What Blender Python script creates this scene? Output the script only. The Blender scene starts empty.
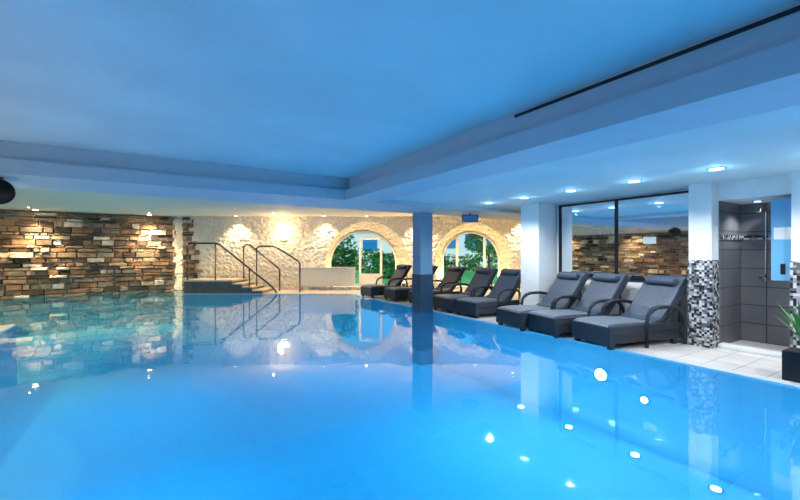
import bpy, bmesh, math, random
from mathutils import Vector, Matrix
random.seed(7)
S=bpy.context.scene
S.view_settings.view_transform='Standard'
A=math.radians(32); SA,CA=math.sin(A),math.cos(A)
def W(lat,dep,z=None):
    p=(CA*lat+SA*dep, -SA*lat+CA*dep)
    return p if z is None else (p[0],p[1],z)

# ---------------- materials ----------------
def newmat(name):
    m=bpy.data.materials.new(name); m.use_nodes=True
    return m,m.node_tree.nodes,m.node_tree.links,m.node_tree.nodes['Principled BSDF']
def mat(name,col,rough=0.6,metal=0,noise=0.0,nscale=8,bump=0,bscale=30,emit=None,estr=0,spec=0.5):
    m,N,L,b=newmat(name)
    b.inputs['Roughness'].default_value=rough; b.inputs['Metallic'].default_value=metal
    b.inputs['Specular IOR Level'].default_value=spec
    b.inputs['Base Color'].default_value=(*col,1)
    tc=N.new('ShaderNodeTexCoord')
    n=N.new('ShaderNodeTexNoise'); n.inputs['Scale'].default_value=nscale; n.inputs['Detail'].default_value=5
    L.new(tc.outputs['Object'],n.inputs['Vector'])
    cr=N.new('ShaderNodeValToRGB')
    k=max(noise,0.02)
    cr.color_ramp.elements[0].position=.3; cr.color_ramp.elements[1].position=.7
    cr.color_ramp.elements[0].color=(*[c*(1-k) for c in col],1)
    cr.color_ramp.elements[1].color=(*[min(1,c*(1+k)) for c in col],1)
    L.new(n.outputs['Fac'],cr.inputs['Fac']); L.new(cr.outputs['Color'],b.inputs['Base Color'])
    if bump:
        n2=N.new('ShaderNodeTexNoise'); n2.inputs['Scale'].default_value=bscale; n2.inputs['Detail'].default_value=4
        L.new(tc.outputs['Object'],n2.inputs['Vector'])
        bp=N.new('ShaderNodeBump'); bp.inputs['Strength'].default_value=bump; bp.inputs['Distance'].default_value=0.05
        L.new(n2.outputs['Fac'],bp.inputs['Height']); L.new(bp.outputs['Normal'],b.inputs['Normal'])
    if emit:
        b.inputs['Emission Color'].default_value=(*emit,1); b.inputs['Emission Strength'].default_value=estr
    return m
def tilemat(name,c1,c2,grout,w,h,mortar=0.01,rough=0.35,axes='XY',offset=0.0,bump=0.2):
    m,N,L,b=newmat(name)
    tc=N.new('ShaderNodeTexCoord'); sp=N.new('ShaderNodeSeparateXYZ'); cb=N.new('ShaderNodeCombineXYZ')
    L.new(tc.outputs['Object'],sp.inputs[0])
    if axes=='SUM':
        ad=N.new('ShaderNodeMath'); ad.operation='ADD'
        L.new(sp.outputs['X'],ad.inputs[0]); L.new(sp.outputs['Y'],ad.inputs[1]); L.new(ad.outputs[0],cb.inputs['X']); L.new(sp.outputs['Z'],cb.inputs['Y'])
    else:
        L.new(sp.outputs[axes[0]],cb.inputs['X']); L.new(sp.outputs[axes[1]],cb.inputs['Y'])
    br=N.new('ShaderNodeTexBrick'); br.offset=offset; br.squash=1
    br.inputs['Scale'].default_value=1; br.inputs['Brick Width'].default_value=w; br.inputs['Row Height'].default_value=h
    br.inputs['Mortar Size'].default_value=mortar
    br.inputs['Color1'].default_value=(*c1,1); br.inputs['Color2'].default_value=(*c2,1); br.inputs['Mortar'].default_value=(*grout,1)
    L.new(cb.outputs[0],br.inputs['Vector']); L.new(br.outputs['Color'],b.inputs['Base Color'])
    bp=N.new('ShaderNodeBump'); bp.inputs['Strength'].default_value=bump; bp.inputs['Distance'].default_value=0.01; bp.invert=True
    L.new(br.outputs['Fac'],bp.inputs['Height']); L.new(bp.outputs['Normal'],b.inputs['Normal'])
    b.inputs['Roughness'].default_value=rough
    return m
def emis(name,col,s):
    m=bpy.data.materials.new(name); m.use_nodes=True; N=m.node_tree.nodes; N.clear()
    e=N.new('ShaderNodeEmission'); e.inputs[0].default_value=(*col,1); e.inputs[1].default_value=s
    o=N.new('ShaderNodeOutputMaterial'); m.node_tree.links.new(e.outputs[0],o.inputs[0]); return m

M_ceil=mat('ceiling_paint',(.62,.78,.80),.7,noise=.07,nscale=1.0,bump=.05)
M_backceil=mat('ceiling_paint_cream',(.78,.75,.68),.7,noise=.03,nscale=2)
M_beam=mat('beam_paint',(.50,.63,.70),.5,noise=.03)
M_white=mat('white_paint',(.87,.88,.86),.6,noise=.03,bump=.05)
M_bluecol=mat('blue_column_paint',(.20,.40,.55),.4,noise=.05)
def stucco():
    m,N,L,b=newmat('rough_stucco')
    tc=N.new('ShaderNodeTexCoord')
    n=N.new('ShaderNodeTexNoise'); n.inputs['Scale'].default_value=6; n.inputs['Detail'].default_value=4; n.inputs['Distortion'].default_value=1.2
    L.new(tc.outputs['Object'],n.inputs['Vector'])
    v=N.new('ShaderNodeTexVoronoi'); v.inputs['Scale'].default_value=9; v.feature='SMOOTH_F1'; L.new(tc.outputs['Object'],v.inputs['Vector'])
    mx=N.new('ShaderNodeMath'); mx.operation='ADD'; L.new(n.outputs['Fac'],mx.inputs[0]); L.new(v.outputs['Distance'],mx.inputs[1])
    bp=N.new('ShaderNodeBump'); bp.inputs['Strength'].default_value=.9; bp.inputs['Distance'].default_value=.13
    L.new(mx.outputs[0],bp.inputs['Height']); L.new(bp.outputs['Normal'],b.inputs['Normal'])
    b.inputs['Base Color'].default_value=(.90,.86,.77,1); b.inputs['Roughness'].default_value=.8
    return m
M_stucco=stucco()
M_deck=tilemat('deck_tiles',(.80,.74,.67),(.74,.68,.62),(.38,.36,.34),.32,.32,.006,.3)
M_pool=tilemat('pool_tiles',(.66,.90,.95),(.64,.88,.94),(.56,.80,.88),.3,.3,.004,.4)
M_poolwall=tilemat('pool_wall_tiles',(.72,.92,.97),(.70,.90,.96),(.66,.86,.95),.3,.3,.004,.4,'SUM')
M_rim=mat('pool_rim',(.55,.68,.80),.3)
M_dark=mat('dark_metal',(.03,.03,.035),.35,metal=.6)
M_black=mat('black_plastic',(.012,.013,.018),.5)
M_slate=mat('slate_blue_tile',(.035,.08,.13),.3,noise=.3,nscale=30)
M_steel=mat('rail_steel',(.13,.13,.14),.25,metal=1)
M_chrome=mat('chrome',(.7,.7,.72),.15,metal=1)
M_niche=tilemat('shower_tiles',(.19,.19,.20),(.155,.155,.17),(.06,.06,.065),.42,.3,.008,.35,'SUM')
M_step=mat('beige_stone_step',(.70,.60,.46),.5,noise=.15)
M_stepside=tilemat('step_side_tiles',(.26,.22,.18),(.20,.17,.15),(.10,.10,.10),.1,.1,.008,.3,'XZ')
def mosaic():
    m,N,L,b=newmat('mosaic_tiles')
    tc=N.new('ShaderNodeTexCoord'); sc=N.new('ShaderNodeVectorMath'); sc.operation='SCALE'; sc.inputs['Scale'].default_value=1/.034
    L.new(tc.outputs['Object'],sc.inputs[0])
    fl=N.new('ShaderNodeVectorMath'); fl.operation='FLOOR'; 
    of=N.new('ShaderNodeVectorMath'); of.operation='ADD'; of.inputs[1].default_value=(.013,.017,.011)
    L.new(sc.outputs[0],of.inputs[0]); L.new(of.outputs[0],fl.inputs[0])
    wn=N.new('ShaderNodeTexWhiteNoise'); wn.noise_dimensions='3D'; L.new(fl.outputs[0],wn.inputs['Vector'])
    cr=N.new('ShaderNodeValToRGB'); cr.color_ramp.interpolation='CONSTANT'
    e=cr.color_ramp.elements; e[0].position=0; e[0].color=(.025,.025,.03,1); e[1].position=.33; e[1].color=(.13,.13,.13,1)
    for p,c in((.55,(.33,.33,.33)),(.78,(.60,.61,.62))):
        x=e.new(p); x.color=(*c,1)
    L.new(wn.outputs['Value'],cr.inputs['Fac']); L.new(cr.outputs['Color'],b.inputs['Base Color'])
    b.inputs['Roughness'].default_value=.25
    return m
M_mosaic=mosaic()
def water():
    m=bpy.data.materials.new('pool_water'); m.use_nodes=True; N=m.node_tree.nodes; L=m.node_tree.links; N.clear()
    o=N.new('ShaderNodeOutputMaterial'); t=N.new('ShaderNodeBsdfTransparent'); t.inputs[0].default_value=(.36,.79,.97,1)
    tl=N.new('ShaderNodeBsdfTranslucent'); tl.inputs[0].default_value=(.30,.74,.97,1)
    m1=N.new('ShaderNodeMixShader'); m1.inputs[0].default_value=.25; L.new(t.outputs[0],m1.inputs[1]); L.new(tl.outputs[0],m1.inputs[2])
    g=N.new('ShaderNodeBsdfGlossy'); g.inputs['Roughness'].default_value=.02; g.inputs[0].default_value=(.97,.98,1,1)
    f=N.new('ShaderNodeFresnel'); f.inputs['IOR'].default_value=1.65
    tc=N.new('ShaderNodeTexCoord'); n=N.new('ShaderNodeTexNoise'); n.inputs['Scale'].default_value=3.0; n.inputs['Detail'].default_value=2
    L.new(tc.outputs['Object'],n.inputs['Vector'])
    bp=N.new('ShaderNodeBump'); bp.inputs['Strength'].default_value=.055; bp.inputs['Distance'].default_value=.03
    L.new(n.outputs['Fac'],bp.inputs['Height']); L.new(bp.outputs['Normal'],g.inputs['Normal']); L.new(bp.outputs['Normal'],f.inputs['Normal'])
    mx=N.new('ShaderNodeMixShader'); L.new(f.outputs[0],mx.inputs[0]); L.new(m1.outputs[0],mx.inputs[1]); L.new(g.outputs[0],mx.inputs[2]); L.new(mx.outputs[0],o.inputs[0])
    return m
M_water=water()
def glass():
    m=bpy.data.materials.new('window_glass'); m.use_nodes=True; N=m.node_tree.nodes; L=m.node_tree.links; N.clear()
    o=N.new('ShaderNodeOutputMaterial'); t=N.new('ShaderNodeBsdfTransparent'); t.inputs[0].default_value=(.9,.97,1,1)
    g=N.new('ShaderNodeBsdfGlossy'); g.inputs['Roughness'].default_value=.02
    mx=N.new('ShaderNodeMixShader'); mx.inputs[0].default_value=.08
    L.new(t.outputs[0],mx.inputs[1]); L.new(g.outputs[0],mx.inputs[2]); L.new(mx.outputs[0],o.inputs[0]); return m
M_glass=glass()
M_mirror=mat('mirror_glass',(.90,.94,.96),.02,metal=1,noise=0)
M_rattan=mat('dark_rattan',(.028,.033,.045),.4,noise=.3,nscale=60,bump=.6,bscale=80)
M_cush=mat('grey_cushion',(.065,.088,.125),.38,noise=.15,nscale=20,bump=.2)
M_seat=mat('seat_sling',(.16,.19,.23),.42,noise=.1,nscale=30,bump=.2)
M_leaf=mat('leaf',(.08,.28,.05),.5,noise=.3)
M_grass=mat('grass',(.08,.45,.10),.9,noise=.4,nscale=3)
M_trunk=mat('bark',(.12,.08,.05),.9)
M_lampglass=emis('warm_lamp_glow',(1,.72,.35),10)
M_spotglow=emis('cool_spot_glow',(.45,.75,1),5)
M_poolglow=emis('pool_lamp_glow',(.65,.9,1),22)
M_warmspot=emis('warm_spot_glow',(1,.75,.4),22)

# ---------------- mesh builder ----------------
class MB:
    def __init__(s): s.v=[]; s.f=[]; s.m=[]; s.sm=[]
    def add(s,vs,fs,mi=0,smooth=False):
        o=len(s.v); s.v+= [tuple(v) for v in vs]
        for f in fs: s.f.append([i+o for i in f]); s.m.append(mi); s.sm.append(smooth)
    def box(s,x0,x1,y0,y1,z0,z1,mi=0):
        s.add([(x0,y0,z0),(x1,y0,z0),(x1,y1,z0),(x0,y1,z0),(x0,y0,z1),(x1,y0,z1),(x1,y1,z1),(x0,y1,z1)],
              [(0,3,2,1),(4,5,6,7),(0,1,5,4),(1,2,6,5),(2,3,7,6),(3,0,4,7)],mi)
    def prism(s,pts,z0,z1,mt=0,ms=0,mb=0):
        n=len(pts); vs=[(x,y,z0) for x,y in pts]+[(x,y,z1) for x,y in pts]
        s.add(vs,[list(range(n,2*n))],mt); s.add(vs,[list(range(n-1,-1,-1))],mb)
        s.add(vs,[(i,(i+1)%n,n+(i+1)%n,n+i) for i in range(n)],ms)
    def tube(s,path,r,mi=0,seg=10,ry=None):
        P=[Vector(p) for p in path]; n=len(P); vs=[];up0=Vector((0,0,1))
        for i,p in enumerate(P):
            d=(P[min(i+1,n-1)]-P[max(i-1,0)]).normalized()
            u=up0 if abs(d.z)<.95 else Vector((1,0,0))
            a=d.cross(u).normalized(); b=a.cross(d).normalized()
            if i>0:
                a=(pa-d*pa.dot(d)).normalized(); b=d.cross(a).normalized()
            pa=a
            rr=r[i] if isinstance(r,(list,tuple)) else r
            for k in range(seg):
                t=2*math.pi*k/seg; vs.append(p+a*rr*math.cos(t)+b*rr*math.sin(t))
        fs=[]
        for i in range(n-1):
            for k in range(seg):
                fs.append((i*seg+k,i*seg+(k+1)%seg,(i+1)*seg+(k+1)%seg,(i+1)*seg+k))
        fs.append(list(range(seg))[::-1]); fs.append([(n-1)*seg+k for k in range(seg)])
        s.add(vs,fs,mi,True)
    def cyl(s,c,r,z0,z1,mi=0,seg=24,r2=None):
        r2=r if r2 is None else r2
        vs=[(c[0]+r*math.cos(2*math.pi*k/seg),c[1]+r*math.sin(2*math.pi*k/seg),z0) for k in range(seg)]+[(c[0]+r2*math.cos(2*math.pi*k/seg),c[1]+r2*math.sin(2*math.pi*k/seg),z1) for k in range(seg)]
        s.add(vs,[(k,(k+1)%seg,seg+(k+1)%seg,seg+k) for k in range(seg)]+[list(range(seg))[::-1],list(range(seg,2*seg))],mi)
    def slab(s,prof,y0,y1,th,mi=0):
        n=len(prof); T=[]
        for i,(x,z) in enumerate(prof):
            a=Vector(prof[max(i-1,0)]); b=Vector(prof[min(i+1,n-1)]); d=(b-a).normalized(); T.append((x+d.y*th,z-d.x*th))
        vs=[]
        for (x,z),(x2,z2) in zip(prof,T): vs+=[(x,y0,z),(x,y1,z),(x2,y1,z2),(x2,y0,z2)]
        fs=[]
        for i in range(n-1):
            o=4*i
            for a,b in((0,1),(1,2),(2,3),(3,0)): fs.append((o+a,o+b,o+4+b,o+4+a))
        fs.append((3,2,1,0)); o=4*(n-1); fs.append((o,o+1,o+2,o+3))
        s.add(vs,fs,mi)
    def mesh(s,name,mats,recalc=True):
        me=bpy.data.meshes.new(name); me.from_pydata(s.v,[],s.f)
        for m in mats: me.materials.append(m)
        for p,mi,sm in zip(me.polygons,s.m,s.sm): p.material_index=mi; p.use_smooth=sm
        me.update()
        if recalc:
            bm=bmesh.new(); bm.from_mesh(me); bmesh.ops.recalc_face_normals(bm,faces=bm.faces); bm.to_mesh(me); bm.free()
        return me
    def obj(s,name,mats,rot=0,loc=(0,0,0),bevel=0,recalc=True):
        o=bpy.data.objects.new(name,s.mesh(name,mats,recalc)); S.collection.objects.link(o)
        o.rotation_euler[2]=rot; o.location=loc
        if bevel:
            b=o.modifiers.new('bevel','BEVEL'); b.width=bevel; b.segments=2; b.limit_method='ANGLE'
        return o
def qbox(name,dims,m,bevel=0,rot=0,loc=(0,0,0)):
    b=MB(); b.box(*dims); return b.obj(name,[m],rot,loc,bevel)

H=2.88; XL=-4.6; YB=17.75; YS=-3.2; XP=5.88; DP=-1.3
# ---------------- shell ----------------
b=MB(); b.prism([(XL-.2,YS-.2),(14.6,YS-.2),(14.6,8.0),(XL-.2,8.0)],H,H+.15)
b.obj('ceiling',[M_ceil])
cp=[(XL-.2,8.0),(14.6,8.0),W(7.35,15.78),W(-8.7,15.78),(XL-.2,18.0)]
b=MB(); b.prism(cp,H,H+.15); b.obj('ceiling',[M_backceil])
lat0=(XP-SA*13.9)/CA
b=MB(); pts=[(XP,YS),(14.6,YS),W(7.35,15.6),W(-7.7,15.6),W(-7.7,13.9),W(lat0,13.9)]
b.prism(pts,DP-.05,0,0,1,1)
b.prism([(XL,YS),(-2.4,YS),(-2.4,10.9),(XL,10.9)],DP-.05,0,0,1,1)
b.obj('floor',[M_deck,M_poolwall])
b=MB(); b.box(XL,9,YS,18,DP-.15,DP-.0)
b.obj('pool_basin_floor',[M_pool])
wp=[(-2.4,YS),(XP,YS),W(lat0,13.9),W(-7.7,13.9),W(-7.7,15.35),W(-8.55,15.35),(.8,YB),(XL,YB),(XL,10.9),(-2.4,10.9)]
b=MB(); b.add([(x,y,-.012) for x,y in wp],[list(range(len(wp)))]); b.obj('pool_water',[M_water],recalc=False)
b=MB(); b.box(XP-.0,XP+.12,YS,12.6,0.0,.004); b.box(-2.52,-2.4,YS,10.9,0,.004)
b.obj('trim_1',[M_rim])
qbox('wall_left',(XL-.2,XL,YS,18,-1.4,H),M_stucco)
qbox('wall_back',(XL-.2,1.35,YB,YB+.25,-1.4,H),M_stucco)
qbox('wall_front',(XL-.2,14.6,YS-.2,YS,-1.4,H),M_white)
qbox('wall_lounge_end',(14.4,14.6,YS,9.7,-.1,H),M_white)
qbox('wall_lounge_side',(7.75,14.4,5.75,6.0,0,H),M_white)
b=MB(); b.box(7.62,7.8,2.85,5.6,0,2.53)
b.box(7.62,7.8,YS,1.3,0,2.53)
b.box(7.35,8.5,1.64,2.54,2.26,2.53)
b.obj('wall_right',[M_white])
b=MB(); b.box(8.3,8.5,1.5,2.7,0,2.3); b.box(7.42,8.3,2.52,2.62,0,2.26); b.box(7.42,8.3,1.55,1.66,0,2.26)
b.box(8.285,8.3,1.66,2.52,1.66,1.74,1); b.box(7.42,8.3,2.505,2.52,1.66,1.74,1)
b.obj('wall_shower_niche',[M_niche,M_mosaic])
qbox('shower_threshold',(7.3,7.5,1.68,2.5,0,.06),M_white,.01)
b=MB(); b.tube([(8.26,2.2,1.0),(8.26,2.2,2.1),(8.2,2.2,2.15),(8.05,2.2,2.15),(8.02,2.2,2.1)],.008,0)
b.cyl((8.02,2.2),.08,2.08,2.10,0); b.tube([(8.26,2.12,1.05),(8.26,2.28,1.05)],.02,0); b.tube([(8.25,2.2,1.05),(8.2,2.2,1.05)],.015,0)
b.obj('shower_set',[M_chrome])
def pier(x0,x1,y0,y1):
    b=MB(); b.box(x0,x1,y0,y1,0,1.34,1); b.box(x0+.01,x1,y0+.01,y1-.01,1.34,2.53,0)
    return b.obj('mosaic_pillar',[M_white,M_mosaic])
pier(7.15,7.42,2.52,2.84); pier(7.15,7.62,1.2,1.66)
b=MB(); b.box(7.0,7.6,5.56,6.05,0,2.53); b.obj('wall_pier',[M_white])
b=MB(); b.box(3.68,8.6,YS,6.85,2.53,H); b.obj('ceiling_low',[M_ceil])
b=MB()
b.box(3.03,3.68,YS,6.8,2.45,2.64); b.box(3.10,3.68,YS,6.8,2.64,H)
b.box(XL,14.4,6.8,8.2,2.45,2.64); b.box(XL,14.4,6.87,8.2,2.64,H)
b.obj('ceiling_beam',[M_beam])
qbox('ventilation_slot',(3.085,3.10,YS,2.75,2.825,2.85),M_black)
b=MB(); b.box(5.5,XP-.02,7.85,8.2,.92,2.45,0); b.box(5.49,XP-.01,7.84,8.21,DP,.92,1)
b.obj('support_column',[M_bluecol,M_slate])
# stucco wall with arches
D0,D1=15.3,15.75
arches=[dict(c=-1.28,r=1.62,cz=1.06,ci=-1.48,ri=1.36,czi=.98),dict(c=2.86,r=1.48,cz=1.14,ci=2.84,ri=1.16,czi=1.14)]
def arcpts(c,r,cz,zb,n=32):
    P=[(c-r,zb)]
    for i in range(n+1):
        t=math.pi*i/n; P.append((c-r*math.cos(t),cz+r*math.sin(t)))
    P.append((c+r,zb)); return P
b=MB(); ZS=.12
def wallface(dep,key):
    xs=-8.9
    for a in arches:
        c,r,cz=(a['c'],a['r'],a['cz']) if key==0 else (a['ci'],a['ri'],a['czi'])
        b.add([(xs,dep,0),(c-r,dep,0),(c-r,dep,H),(xs,dep,H)],[(0,1,2,3)])
        P=arcpts(c,r,cz,ZS)
        for p,q in zip(P[1:-2],P[2:-1]): b.add([(p[0],dep,p[1]),(q[0],dep,q[1]),(q[0],dep,H),(p[0],dep,H)],[(0,1,2,3)])
        b.add([(c-r,dep,0),(c+r,dep,0),(c+r,dep,ZS),(c-r,dep,ZS)],[(0,1,2,3)])
        xs=c+r
    b.add([(xs,dep,0),(7.3,dep,0),(7.3,dep,H),(xs,dep,H)],[(0,1,2,3)])
wallface(D0,0); wallface(D1,1)
for a in arches:
    P=arcpts(a['c'],a['r'],a['cz'],ZS); Q=arcpts(a['ci'],a['ri'],a['czi'],ZS)
    n=len(P); P.append(P[0]); Q.append(Q[0])
    for i in range(n):
        b.add([(P[i][0],D0,P[i][1]),(P[i+1][0],D0,P[i+1][1]),(Q[i+1][0],D1,Q[i+1][1]),(Q[i][0],D1,Q[i][1])],[(0,1,2,3)])
b.obj('wall_lounge',[M_stucco],rot=-A)
M_frame=mat('white_window_frame',(.85,.85,.82),.4)
for k,a in enumerate(arches):
    b=MB(); c,r,cz=a['ci'],a['ri'],a['czi']; y0,y1=D1-.07,D1-.01
    P=arcpts(c,r,cz,ZS); Q=arcpts(c,r-.07,cz,ZS+.08)
    for i in range(len(P)-1):
        vs=[(P[i][0],y0,P[i][1]),(P[i+1][0],y0,P[i+1][1]),(Q[i+1][0],y0,Q[i+1][1]),(Q[i][0],y0,Q[i][1])]
        vs+=[(x,y1,z) for x,y,z in vs]
        b.add(vs,[(0,1,2,3),(7,6,5,4),(0,1,5,4),(2,3,7,6)],0)
    b.box(c-r,c+r,y0,y1,ZS,ZS+.09)
    ms=(-.12,.72) if k==0 else (-.55,.55)
    for mx in ms:
        zt=cz+math.sqrt(max(.01,(r-.05)**2-mx*mx)) if k else 2.02
        b.box(c+mx-.045,c+mx+.045,y0,y1,ZS,zt)
    if k==0:
        b.box(c-.12,c+.72,y0,y1,1.98,2.08); b.box(c-.12,c+.72,y0,y1,ZS,ZS+.5)
    G=arcpts(c,r-.05,cz,ZS+.05); b.add([(x,D1-.04,z) for x,z in G],[list(range(len(G)))],1)
    b.obj('window_%d'%(k+1),[M_frame,M_glass],rot=-A)

# ---------------- stone cladding ----------------
stone_cols=[(.22,.15,.10),(.28,.215,.15),(.14,.11,.085),(.36,.29,.21),(.66,.62,.55),(.065,.057,.05),(.27,.175,.115),(.24,.215,.185)]
M_st=[mat('stone_%d'%i,c,.9,noise=.35,nscale=6,bump=.5,bscale=12,spec=.2) for i,c in enumerate(stone_cols)]
def cladding(name,L0,L1,place,ragged=None,zt=H-.02):
    b=MB(); z=-.3
    while z<zt-.02:
        h=random.choice((.09,.11,.14,.17,.2)); h=min(h,zt-z)
        x=L0-random.random()*.2
        xe=L1 if ragged is None else ragged(z)+random.uniform(-.12,.18)
        while x<xe-.04:
            l=random.uniform(.18,.65)
            if x+l>xe: l=xe-x
            t=random.uniform(.05,.14)
            mi=random.choices(range(8),(5,5,4,4,1.3,4,3,4))[0]
            if random.random()<.04: mi=4; t=.2
            g=.008; a0,a1=max(x,L0)+g,x+l-g
            j=lambda:random.uniform(-.012,.012)
            if a1-a0>.03:
                vs=[place(a0,0,z+g),place(a1,0,z+g),place(a1,0,z+h-g),place(a0,0,z+h-g),
                    place(a0+.015+j()*.5,t+j(),z+g+.012),place(a1-.015+j()*.5,t+j(),z+g+.012),place(a1-.015+j()*.5,t+j(),z+h-g-.012),place(a0+.015+j()*.5,t+j(),z+h-g-.012)]
                b.add(vs,[(0,3,2,1),(4,5,6,7),(0,1,5,4),(1,2,6,5),(2,3,7,6),(3,0,4,7)],mi)
            x+=l
        z+=h
    return b.obj(name,M_st)
cladding('wall_stone_back',XL+.16,1.1,lambda a,t,z:(a,YB-t,z),ragged=lambda z:.62+(H-z)*.12)
cladding('wall_stone_left',YS,17.5,lambda a,t,z:(XL+t,a,z),zt=2.44)
cladding('wall_stone_corner',-8.5,-7.9,lambda a,t,z:W(a,D0-t*.7,z),ragged=lambda z:-8.3+(H-z)*.2)

# ---------------- mirror ----------------
b=MB()
for y0,y1 in((2.98,4.18),(4.24,5.42)): b.box(7.585,7.6,y0,y1,1.0,2.46,0)
for y in(2.92,4.18,5.42): b.box(7.57,7.62,y,y+.06,.95,2.5,1)
b.box(7.57,7.62,2.92,5.48,2.46,2.5,1); b.box(7.57,7.62,2.92,5.48,.95,1.0,1)
b.obj('wall_mirror',[M_mirror,M_dark])
qbox('notice_sign',(7.575,7.584,3.5,3.72,1.62,1.74),M_frame)
b=MB(); b.box(7.46,7.64,1.665,1.93,1.06,2.22,0); b.box(7.452,7.46,1.70,1.90,1.64,1.81,1); b.box(7.45,7.46,1.78,1.83,1.15,1.3,2)
M_cab=mat('blue_cabinet_paint',(.16,.46,.72),.35)
b.obj('wall_cabinet',[M_cab,M_frame,M_dark],bevel=.006)

# ---------------- lights ----------------
def plight(p,col,e,r=.08):
    l=bpy.data.lights.new('lamp','POINT'); l.energy=e; l.color=col; l.shadow_soft_size=r
    o=bpy.data.objects.new('lamp',l); o.location=p; S.collection.objects.link(o); return o
def spotfix(x,y,z,col,en,glow,ang=110,r=.045,name='recessed_spotlight',tilt=None,blend=.6,soft=.04):
    b=MB(); b.cyl((0,0),r+.025,-.012,0,1); b.cyl((0,0),r,-.018,-.010,0)
    b.obj(name,[glow,M_chrome],loc=(x,y,z))
    l=bpy.data.lights.new('spot_lamp','SPOT'); l.energy=en; l.color=col; l.spot_size=math.radians(ang); l.spot_blend=blend; l.shadow_soft_size=soft
    o=bpy.data.objects.new('spot_lamp',l); o.location=(x,y,z-.04)
    if tilt: o.rotation_euler=tilt
    S.collection.objects.link(o); return o
for y in(-.9,.1,1.1,2.09,3.1,4.15,5.15,6.1):
    spotfix(6.06,y,2.53,(.94,.96,1),74,M_spotglow,150,.08,soft=.0)
    plight((6.06,y,2.43),(.30,.68,1),2.4,.0)  # bare point light added below each spot for a blue glow on the ceiling
spotfix(7.9,2.2,2.26,(.95,.97,1),34,M_spotglow,130,.04)  # made-up spotlight, added to brighten the niche
for x in(-3.35,-.2):
    spotfix(x,17.25,H,(1,.68,.35),950,M_warmspot,88,.07,tilt=(math.radians(7),0,0),blend=1)
    spotfix(x,16.4,H,(1,.70,.38),150,M_warmspot,140,.02,tilt=(math.radians(25),0,0),blend=1)  # wide fill for the stone, fixture added for its light only
for y in(3,6.2,10,13.5):
    spotfix(-3.95,y,H if y>8.3 or y<6.7 else 2.45,(1,.7,.38),480,M_warmspot,115,.05,tilt=(0,math.radians(-12),0))
for lat,dep,e in((-6.3,15.0,240),(-2.9,15.0,190),(-1.28,15.0,160),(.78,15.0,300),(2.86,15.0,160),(4.75,15.0,240)):
    p=W(lat,dep); spotfix(p[0],p[1],H,(1,.73,.40),e,M_warmspot,105,.045,blend=.9)
for lat in(-4.5,1,4):
    p=W(lat,13.9); spotfix(p[0],p[1],H,(1,.80,.55),80,M_warmspot,150,.03)
for a in arches:
    for sx in(-1,1):
        lx=a['c']+sx*(a['r']-.20)
        b=MB(); b.cyl((0,0),.05,0,.16,0); b.cyl((0,0),.045,.16,.17,1)
        p=W(lx,D0+.12); b.obj('floor_uplight',[M_dark,M_warmspot],loc=(p[0],p[1],ZS))
        l=bpy.data.lights.new('up_lamp','SPOT'); l.energy=120; l.color=(1,.60,.18); l.spot_size=math.radians(120); l.spot_blend=.8; l.shadow_soft_size=.04
        o=bpy.data.objects.new('up_lamp',l); o.location=(p[0],p[1],ZS+.2)
        d=Vector((*W(a['c']+sx*.5,D0+.3),2.6))-o.location; o.rotation_euler=d.to_track_quat('-Z','Y').to_euler(); S.collection.objects.link(o)
b=MB(); lat=-4.55
prof=[(0.07,-.10),(.13,0.0),(.17,.10),(.18,.14)]
seg=16; vs=[];fs=[]
for r,z in prof:
    for k in range(seg+1):
        t=math.pi*k/seg; vs.append((r*1.3*math.cos(t),-r*math.sin(t),z))
for i in range(3):
    for k in range(seg): fs.append((i*(seg+1)+k,i*(seg+1)+k+1,(i+1)*(seg+1)+k+1,(i+1)*(seg+1)+k))
b.add(vs,fs,0,True); b.box(-.12,.12,-.02,0,-.14,.16,1)
p=W(lat,D0-.02); b.obj('wall_sconce',[M_lampglass,M_dark],rot=-A,loc=(p[0],p[1],2.05))
p=W(lat,D0-.35); plight((p[0],p[1],2.25),(1,.64,.28),45)

# ---------------- radiator ----------------
b=MB()
b.box(-3.95,-1.75,15.16,15.24,.16,.86)
for i in range(26):
    x=-3.9+i*.083; b.box(x,x+.055,15.13,15.16,.2,.82)
b.box(-3.98,-1.72,15.12,15.26,.86,.89); b.box(-3.7,-3.62,15.14,15.28,0,.16); b.box(-2.1,-2.02,15.14,15.28,0,.16)
b.obj('radiator',[M_white],rot=-A)

# ---------------- pool entry platform ----------------
b=MB(); b.box(-7.7,-6.0,13.95,15.18,0,.42,1); b.box(-7.72,-5.97,13.93,15.18,.42,.48,0)
for i in range(3):
    z=.36-.12*i; x=-6.0+.36*i
    b.box(x,x+.36,13.95,15.18,0,z-.04,1); b.box(x,x+.38,13.93,15.18,z-.04,z,0)
b.obj('entry_steps',[M_step,M_stepside],rot=-A)
def rail(name,pts,posts,r=.032):
    b=MB(); b.tube(pts,r)
    for q in posts: b.tube(q,r*.9)
    return b.obj(name,[M_steel],rot=-A)
y=14.02
rail('pool_handrail',[(-7.62,y,.48),(-7.62,y,1.72),(-7.56,y,1.8),(-6.6,y,1.8),(-6.45,y,1.74),(-4.6,y,.25),(-4.42,y,.02)],[[(-6.62,y,.48),(-6.62,y,1.78)],[(-5.4,y,.24),(-5.4,y,.9)]])
y=15.0
rail('pool_handrail',[(-6.0,y,.48),(-6.0,y,1.7),(-5.9,y,1.78),(-5.75,y,1.75),(-4.7,y,.9),(-4.62,y,.8),(-4.62,y,0)],[])
y=14.45
rail('pool_handrail',[(-5.3,y,.2),(-5.3,y,1.62),(-5.2,y,1.7),(-4.7,y,1.7),(-4.55,y,1.65),(-3.75,y,1.15),(-3.7,y,1.05),(-3.7,y,0)],[])

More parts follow.
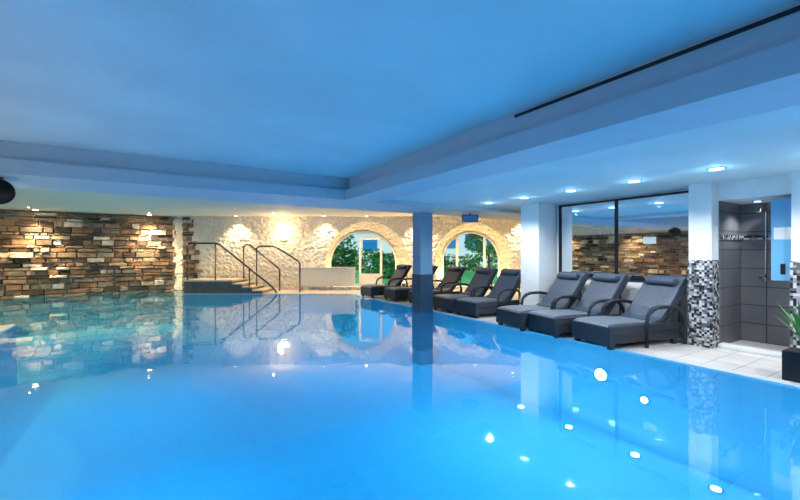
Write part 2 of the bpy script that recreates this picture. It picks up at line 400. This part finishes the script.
# ---------------- loungers ----------------
def lounger_mesh():
    b=MB()
    b.box(0.0,1.30,-.36,.36,.08,.30,0)
    b.box(-.02,.06,-.38,.38,.06,.33,0); b.box(0,1.3,-.385,-.34,.22,.34,0); b.box(0,1.3,.34,.385,.22,.34,0)
    for x in(.05,1.22):
        for y in(-.33,.33): b.box(x-.035,x+.035,y-.035,y+.035,0,.12,0)
    b.slab([(-.01,.335),(.02,.37),(.2,.385),(.5,.38),(.8,.36),(.95,.355)],-.33,.33,.05,2)
    b.slab([(.86,.37),(.98,.42),(1.1,.55),(1.22,.72),(1.33,.88),(1.42,1.0),(1.47,1.05)],-.33,.33,.06,1)
    b.slab([(.93,.32),(1.04,.38),(1.17,.54),(1.29,.71),(1.40,.87),(1.49,.99),(1.53,1.03)],-.37,.37,.035,0)
    b.tube([(1.36,-.27,.965),(1.36,-.25,.965),(1.36,.25,.965),(1.36,.27,.965)],[.03,.065,.065,.03],1,12)
    for y in(-.42,.42):
        pa=[(.60,y,0),(.60,y,.40),(.62,y,.50),(.70,y,.57),(.82,y,.60),(1.05,y,.60),(1.22,y,.56),(1.30,y,.46),(1.33,y,.30),(1.33,y,0)]
        b.tube(pa,.028,0,8)
        b.slab([(.64,.535),(.70,.595),(.82,.63),(1.05,.63),(1.22,.59)],y-.045,y+.045,.03,0)
        b.tube([(.60,y,.27),(1.33,y,.27)],.02,0,8)
    for y in(-.3,.3): b.tube([(1.38,y,.80),(1.36,y,.12)],.018,0,8)
    return b.mesh('sun_lounger',[M_rattan,M_cush,M_seat])
LM=lounger_mesh()
for hx,hy,r,sc in [(7.42,3.24,-13,1.12),(7.42,4.20,-12,1.12),(7.38,4.98,-10,1.10),(7.5,6.7,-3,1),(7.5,7.6,-3,1),(7.7,9.05,-3,1),(7.55,10.2,-3,1),(7.3,11.35,0,1)]:
    o=bpy.data.objects.new('sun_lounger',LM); S.collection.objects.link(o)
    r=math.radians(r); Lh=1.5*sc
    o.location=(hx-Lh*math.cos(r),hy-Lh*math.sin(r),.006); o.rotation_euler[2]=r; o.scale=(sc,1,1)
    bv=o.modifiers.new('bevel','BEVEL'); bv.width=.012; bv.segments=2; bv.limit_method='ANGLE'

# ---------------- small things ----------------
b=MB(); b.box(-.16,.16,-.16,.16,0,.33,0); b.box(-.14,.14,-.14,.14,.33,.335,1)
for i in range(60):
    t=random.uniform(0,2*math.pi); L_=random.uniform(.28,.52); lean=random.uniform(.1,.75)
    P=[]; n=6
    for k in range(n+1):
        s=k/n; rr=L_*lean*s*(.5+.5*s); zz=.33+L_*1.25*s*(1-.35*lean*s)
        P.append((rr*math.cos(t),rr*math.sin(t),zz))
    nx,ny=-math.sin(t),math.cos(t); vs=[]
    for k,p in enumerate(P):
        w=.028*math.sin(math.pi*min(1,(k+.4)/(n+.4)))+.002
        vs+=[(p[0]-nx*w,p[1]-ny*w,p[2]),(p[0]+nx*w,p[1]+ny*w,p[2])]
    b.add(vs,[(2*k,2*k+1,2*k+3,2*k+2) for k in range(n)],2,True)
b.obj('potted_plant',[M_black,mat('soil',(.03,.02,.015),.9),M_leaf],loc=(6.24,1.32,0.004))
b=MB(); b.tube([(0,-.17,-.2),(0,-.13,-.2),(0,.1,-.2),(0,.17,-.2)],[.15,.17,.15,.08],0,20); b.tube([(0,0,0),(0,0,-.08)],.02,1)
b.box(-.06,.06,-.06,.06,-.02,0,1)
b.obj('ceiling_speaker',[M_black,M_dark],loc=(-1.78,7.2,2.45),rot=.3)
b=MB(); b.box(-.2,.2,-.03,.03,-.22,-.04,0); b.box(-.02,.02,-.01,.01,-.04,0,1); b.box(-.18,.18,-.034,-.03,-.2,-.06,2)
b.obj('exit_sign',[M_dark,M_dark,mat('sign_face',(.1,.25,.6),.4)],loc=(6.7,7.4,2.45),rot=-A)
def disc(p,n,r):
    b=MB(); b.cyl((0,0),r+.03,0,.02,1); b.cyl((0,0),r,.02,.03,0)
    o=b.obj('pool_light',[M_poolglow,M_chrome]); o.location=p; o.rotation_euler=Vector(n).to_track_quat('Z','Y').to_euler()
for y_ in(1.0,1.9,2.8,3.8,4.75): disc((5.5,y_,DP),(0,0,1),.05)
disc((XP,3.5,-.44),(-1,0,0),.09); disc((XP,2.86,-.63),(-1,0,0),.045)

def area(p,sx,sy,e,col,rot=(0,0,0)):  # unseen fill panels added under the surface to light basin and ceiling
    l=bpy.data.lights.new('pool_fill','AREA'); l.shape='RECTANGLE'; l.size=sx; l.size_y=sy; l.energy=e; l.color=col
    o=bpy.data.objects.new('pool_fill',l); o.location=p; o.rotation_euler=rot; S.collection.objects.link(o)
PB=(.02,.41,.82)
for x in(-.3,3.9):
    for y_ in(-.5,4,8.5): area((x,y_,-.1),2.6,3,(42,44,32)[int((y_+.5)/4.5)],PB)
area((2.7,12.3,-.1),4,2.5,20,PB); area((-2,14.5,-.1),3.5,4,18,PB)

# ---------------- exterior ----------------
b=MB(); b.prism([W(-12,15.8),W(25,15.8),W(40,60),W(-25,60)],-.12,-.05); b.obj('ground_garden',[M_grass])
M_leaves=[mat('garden_leaf_%d'%i,c,.7,noise=.3) for i,c in enumerate([(.06,.26,.06),(.13,.42,.10),(.035,.15,.045)])]
def shrub(name,lat,dep,r,h,n=900,trunk=0):
    b=MB()
    if trunk: b.tube([(0,0,-.02),(.05,.02,trunk*.5),(0,0,trunk+.3)],[.12,.09,.05],3,8)
    for i in range(n):
        u=Vector((random.gauss(0,1),random.gauss(0,1),random.gauss(0,1))).normalized()*random.uniform(.55,1)**.5
        k=1+.2*math.sin(u.x*7+lat)+.2*math.sin(u.z*6+dep)
        p=Vector((u.x*r*k,u.y*r*k,trunk+h/2+.0+u.z*h/2*k))
        if p.z<.02: p.z=.02
        a=Vector((random.gauss(0,1),random.gauss(0,1),random.gauss(0,.6))).normalized(); c=a.cross(Vector((random.random(),random.random(),1))).normalized()
        s=random.uniform(.06,.13)*(1+.3*r)
        b.add([p-a*s,p+c*s*.5,p+a*s,p-c*s*.5],[(0,1,2,3)],random.choice((0,0,1,1,2)))
    b.box(-.05,.05,-.05,.05,0,.3,3)
    p=W(lat,dep); return b.obj(name,M_leaves+[M_trunk],loc=(p[0],p[1],-.05),recalc=False)
shrub('garden_shrub',-2.9,18.2,.75,1.9,1300); shrub('garden_shrub',-.7,23,1.0,1.5,900); shrub('garden_shrub',1.9,21,.6,1.3,700)
shrub('garden_tree',-4.4,24,1.6,3.0,1800,1.2); shrub('garden_tree',5.0,22,1.1,2.4,1500,1.2)
for i in range(7): shrub('garden_hedge',-4.5+2.2*i,28.5,1.3,1.3+.4*(i%2),700)
b=MB(); b.box(3.2,12,36,39,-.05,4.6,0); b.box(2.9,12.3,35.6,39.4,4.6,4.8,2)
for x in(4,6,8): b.box(x,x+1.3,35.95,36,1.9,3.7,1)
b.box(-8,.5,38,41,-.05,3.6,0); b.box(-3.6,-2.2,37.95,38,1.7,3.0,1); b.box(-8.2,.7,37.7,41,3.6,3.9,2)
b.obj('neighbour_building',[mat('render_white',(.8,.8,.8),.8),mat('blue_window',(.03,.22,.5),.1),mat('roof_red',(.45,.10,.05),.7)],rot=-A)

w=bpy.data.worlds.new('W'); S.world=w; w.use_nodes=True
w.node_tree.nodes['Background'].inputs[0].default_value=(.18,.60,1,1); w.node_tree.nodes['Background'].inputs[1].default_value=1.1
l=bpy.data.lights.new('evening_sun','SUN'); l.energy=2.6; l.color=(1,.93,.8); l.angle=.3
o=bpy.data.objects.new('evening_sun',l); o.rotation_euler=Vector((.25,.75,-.7)).to_track_quat('-Z','Y').to_euler(); S.collection.objects.link(o)

# ---------------- camera ----------------
c=bpy.data.cameras.new('camera'); o=bpy.data.objects.new('camera',c); S.collection.objects.link(o)
o.location=(0,0,1.45); o.rotation_euler=(math.radians(90),0,-A)
c.sensor_width=36; c.lens=391/800*36; c.shift_y=3/800; c.clip_start=.05
S.camera=o
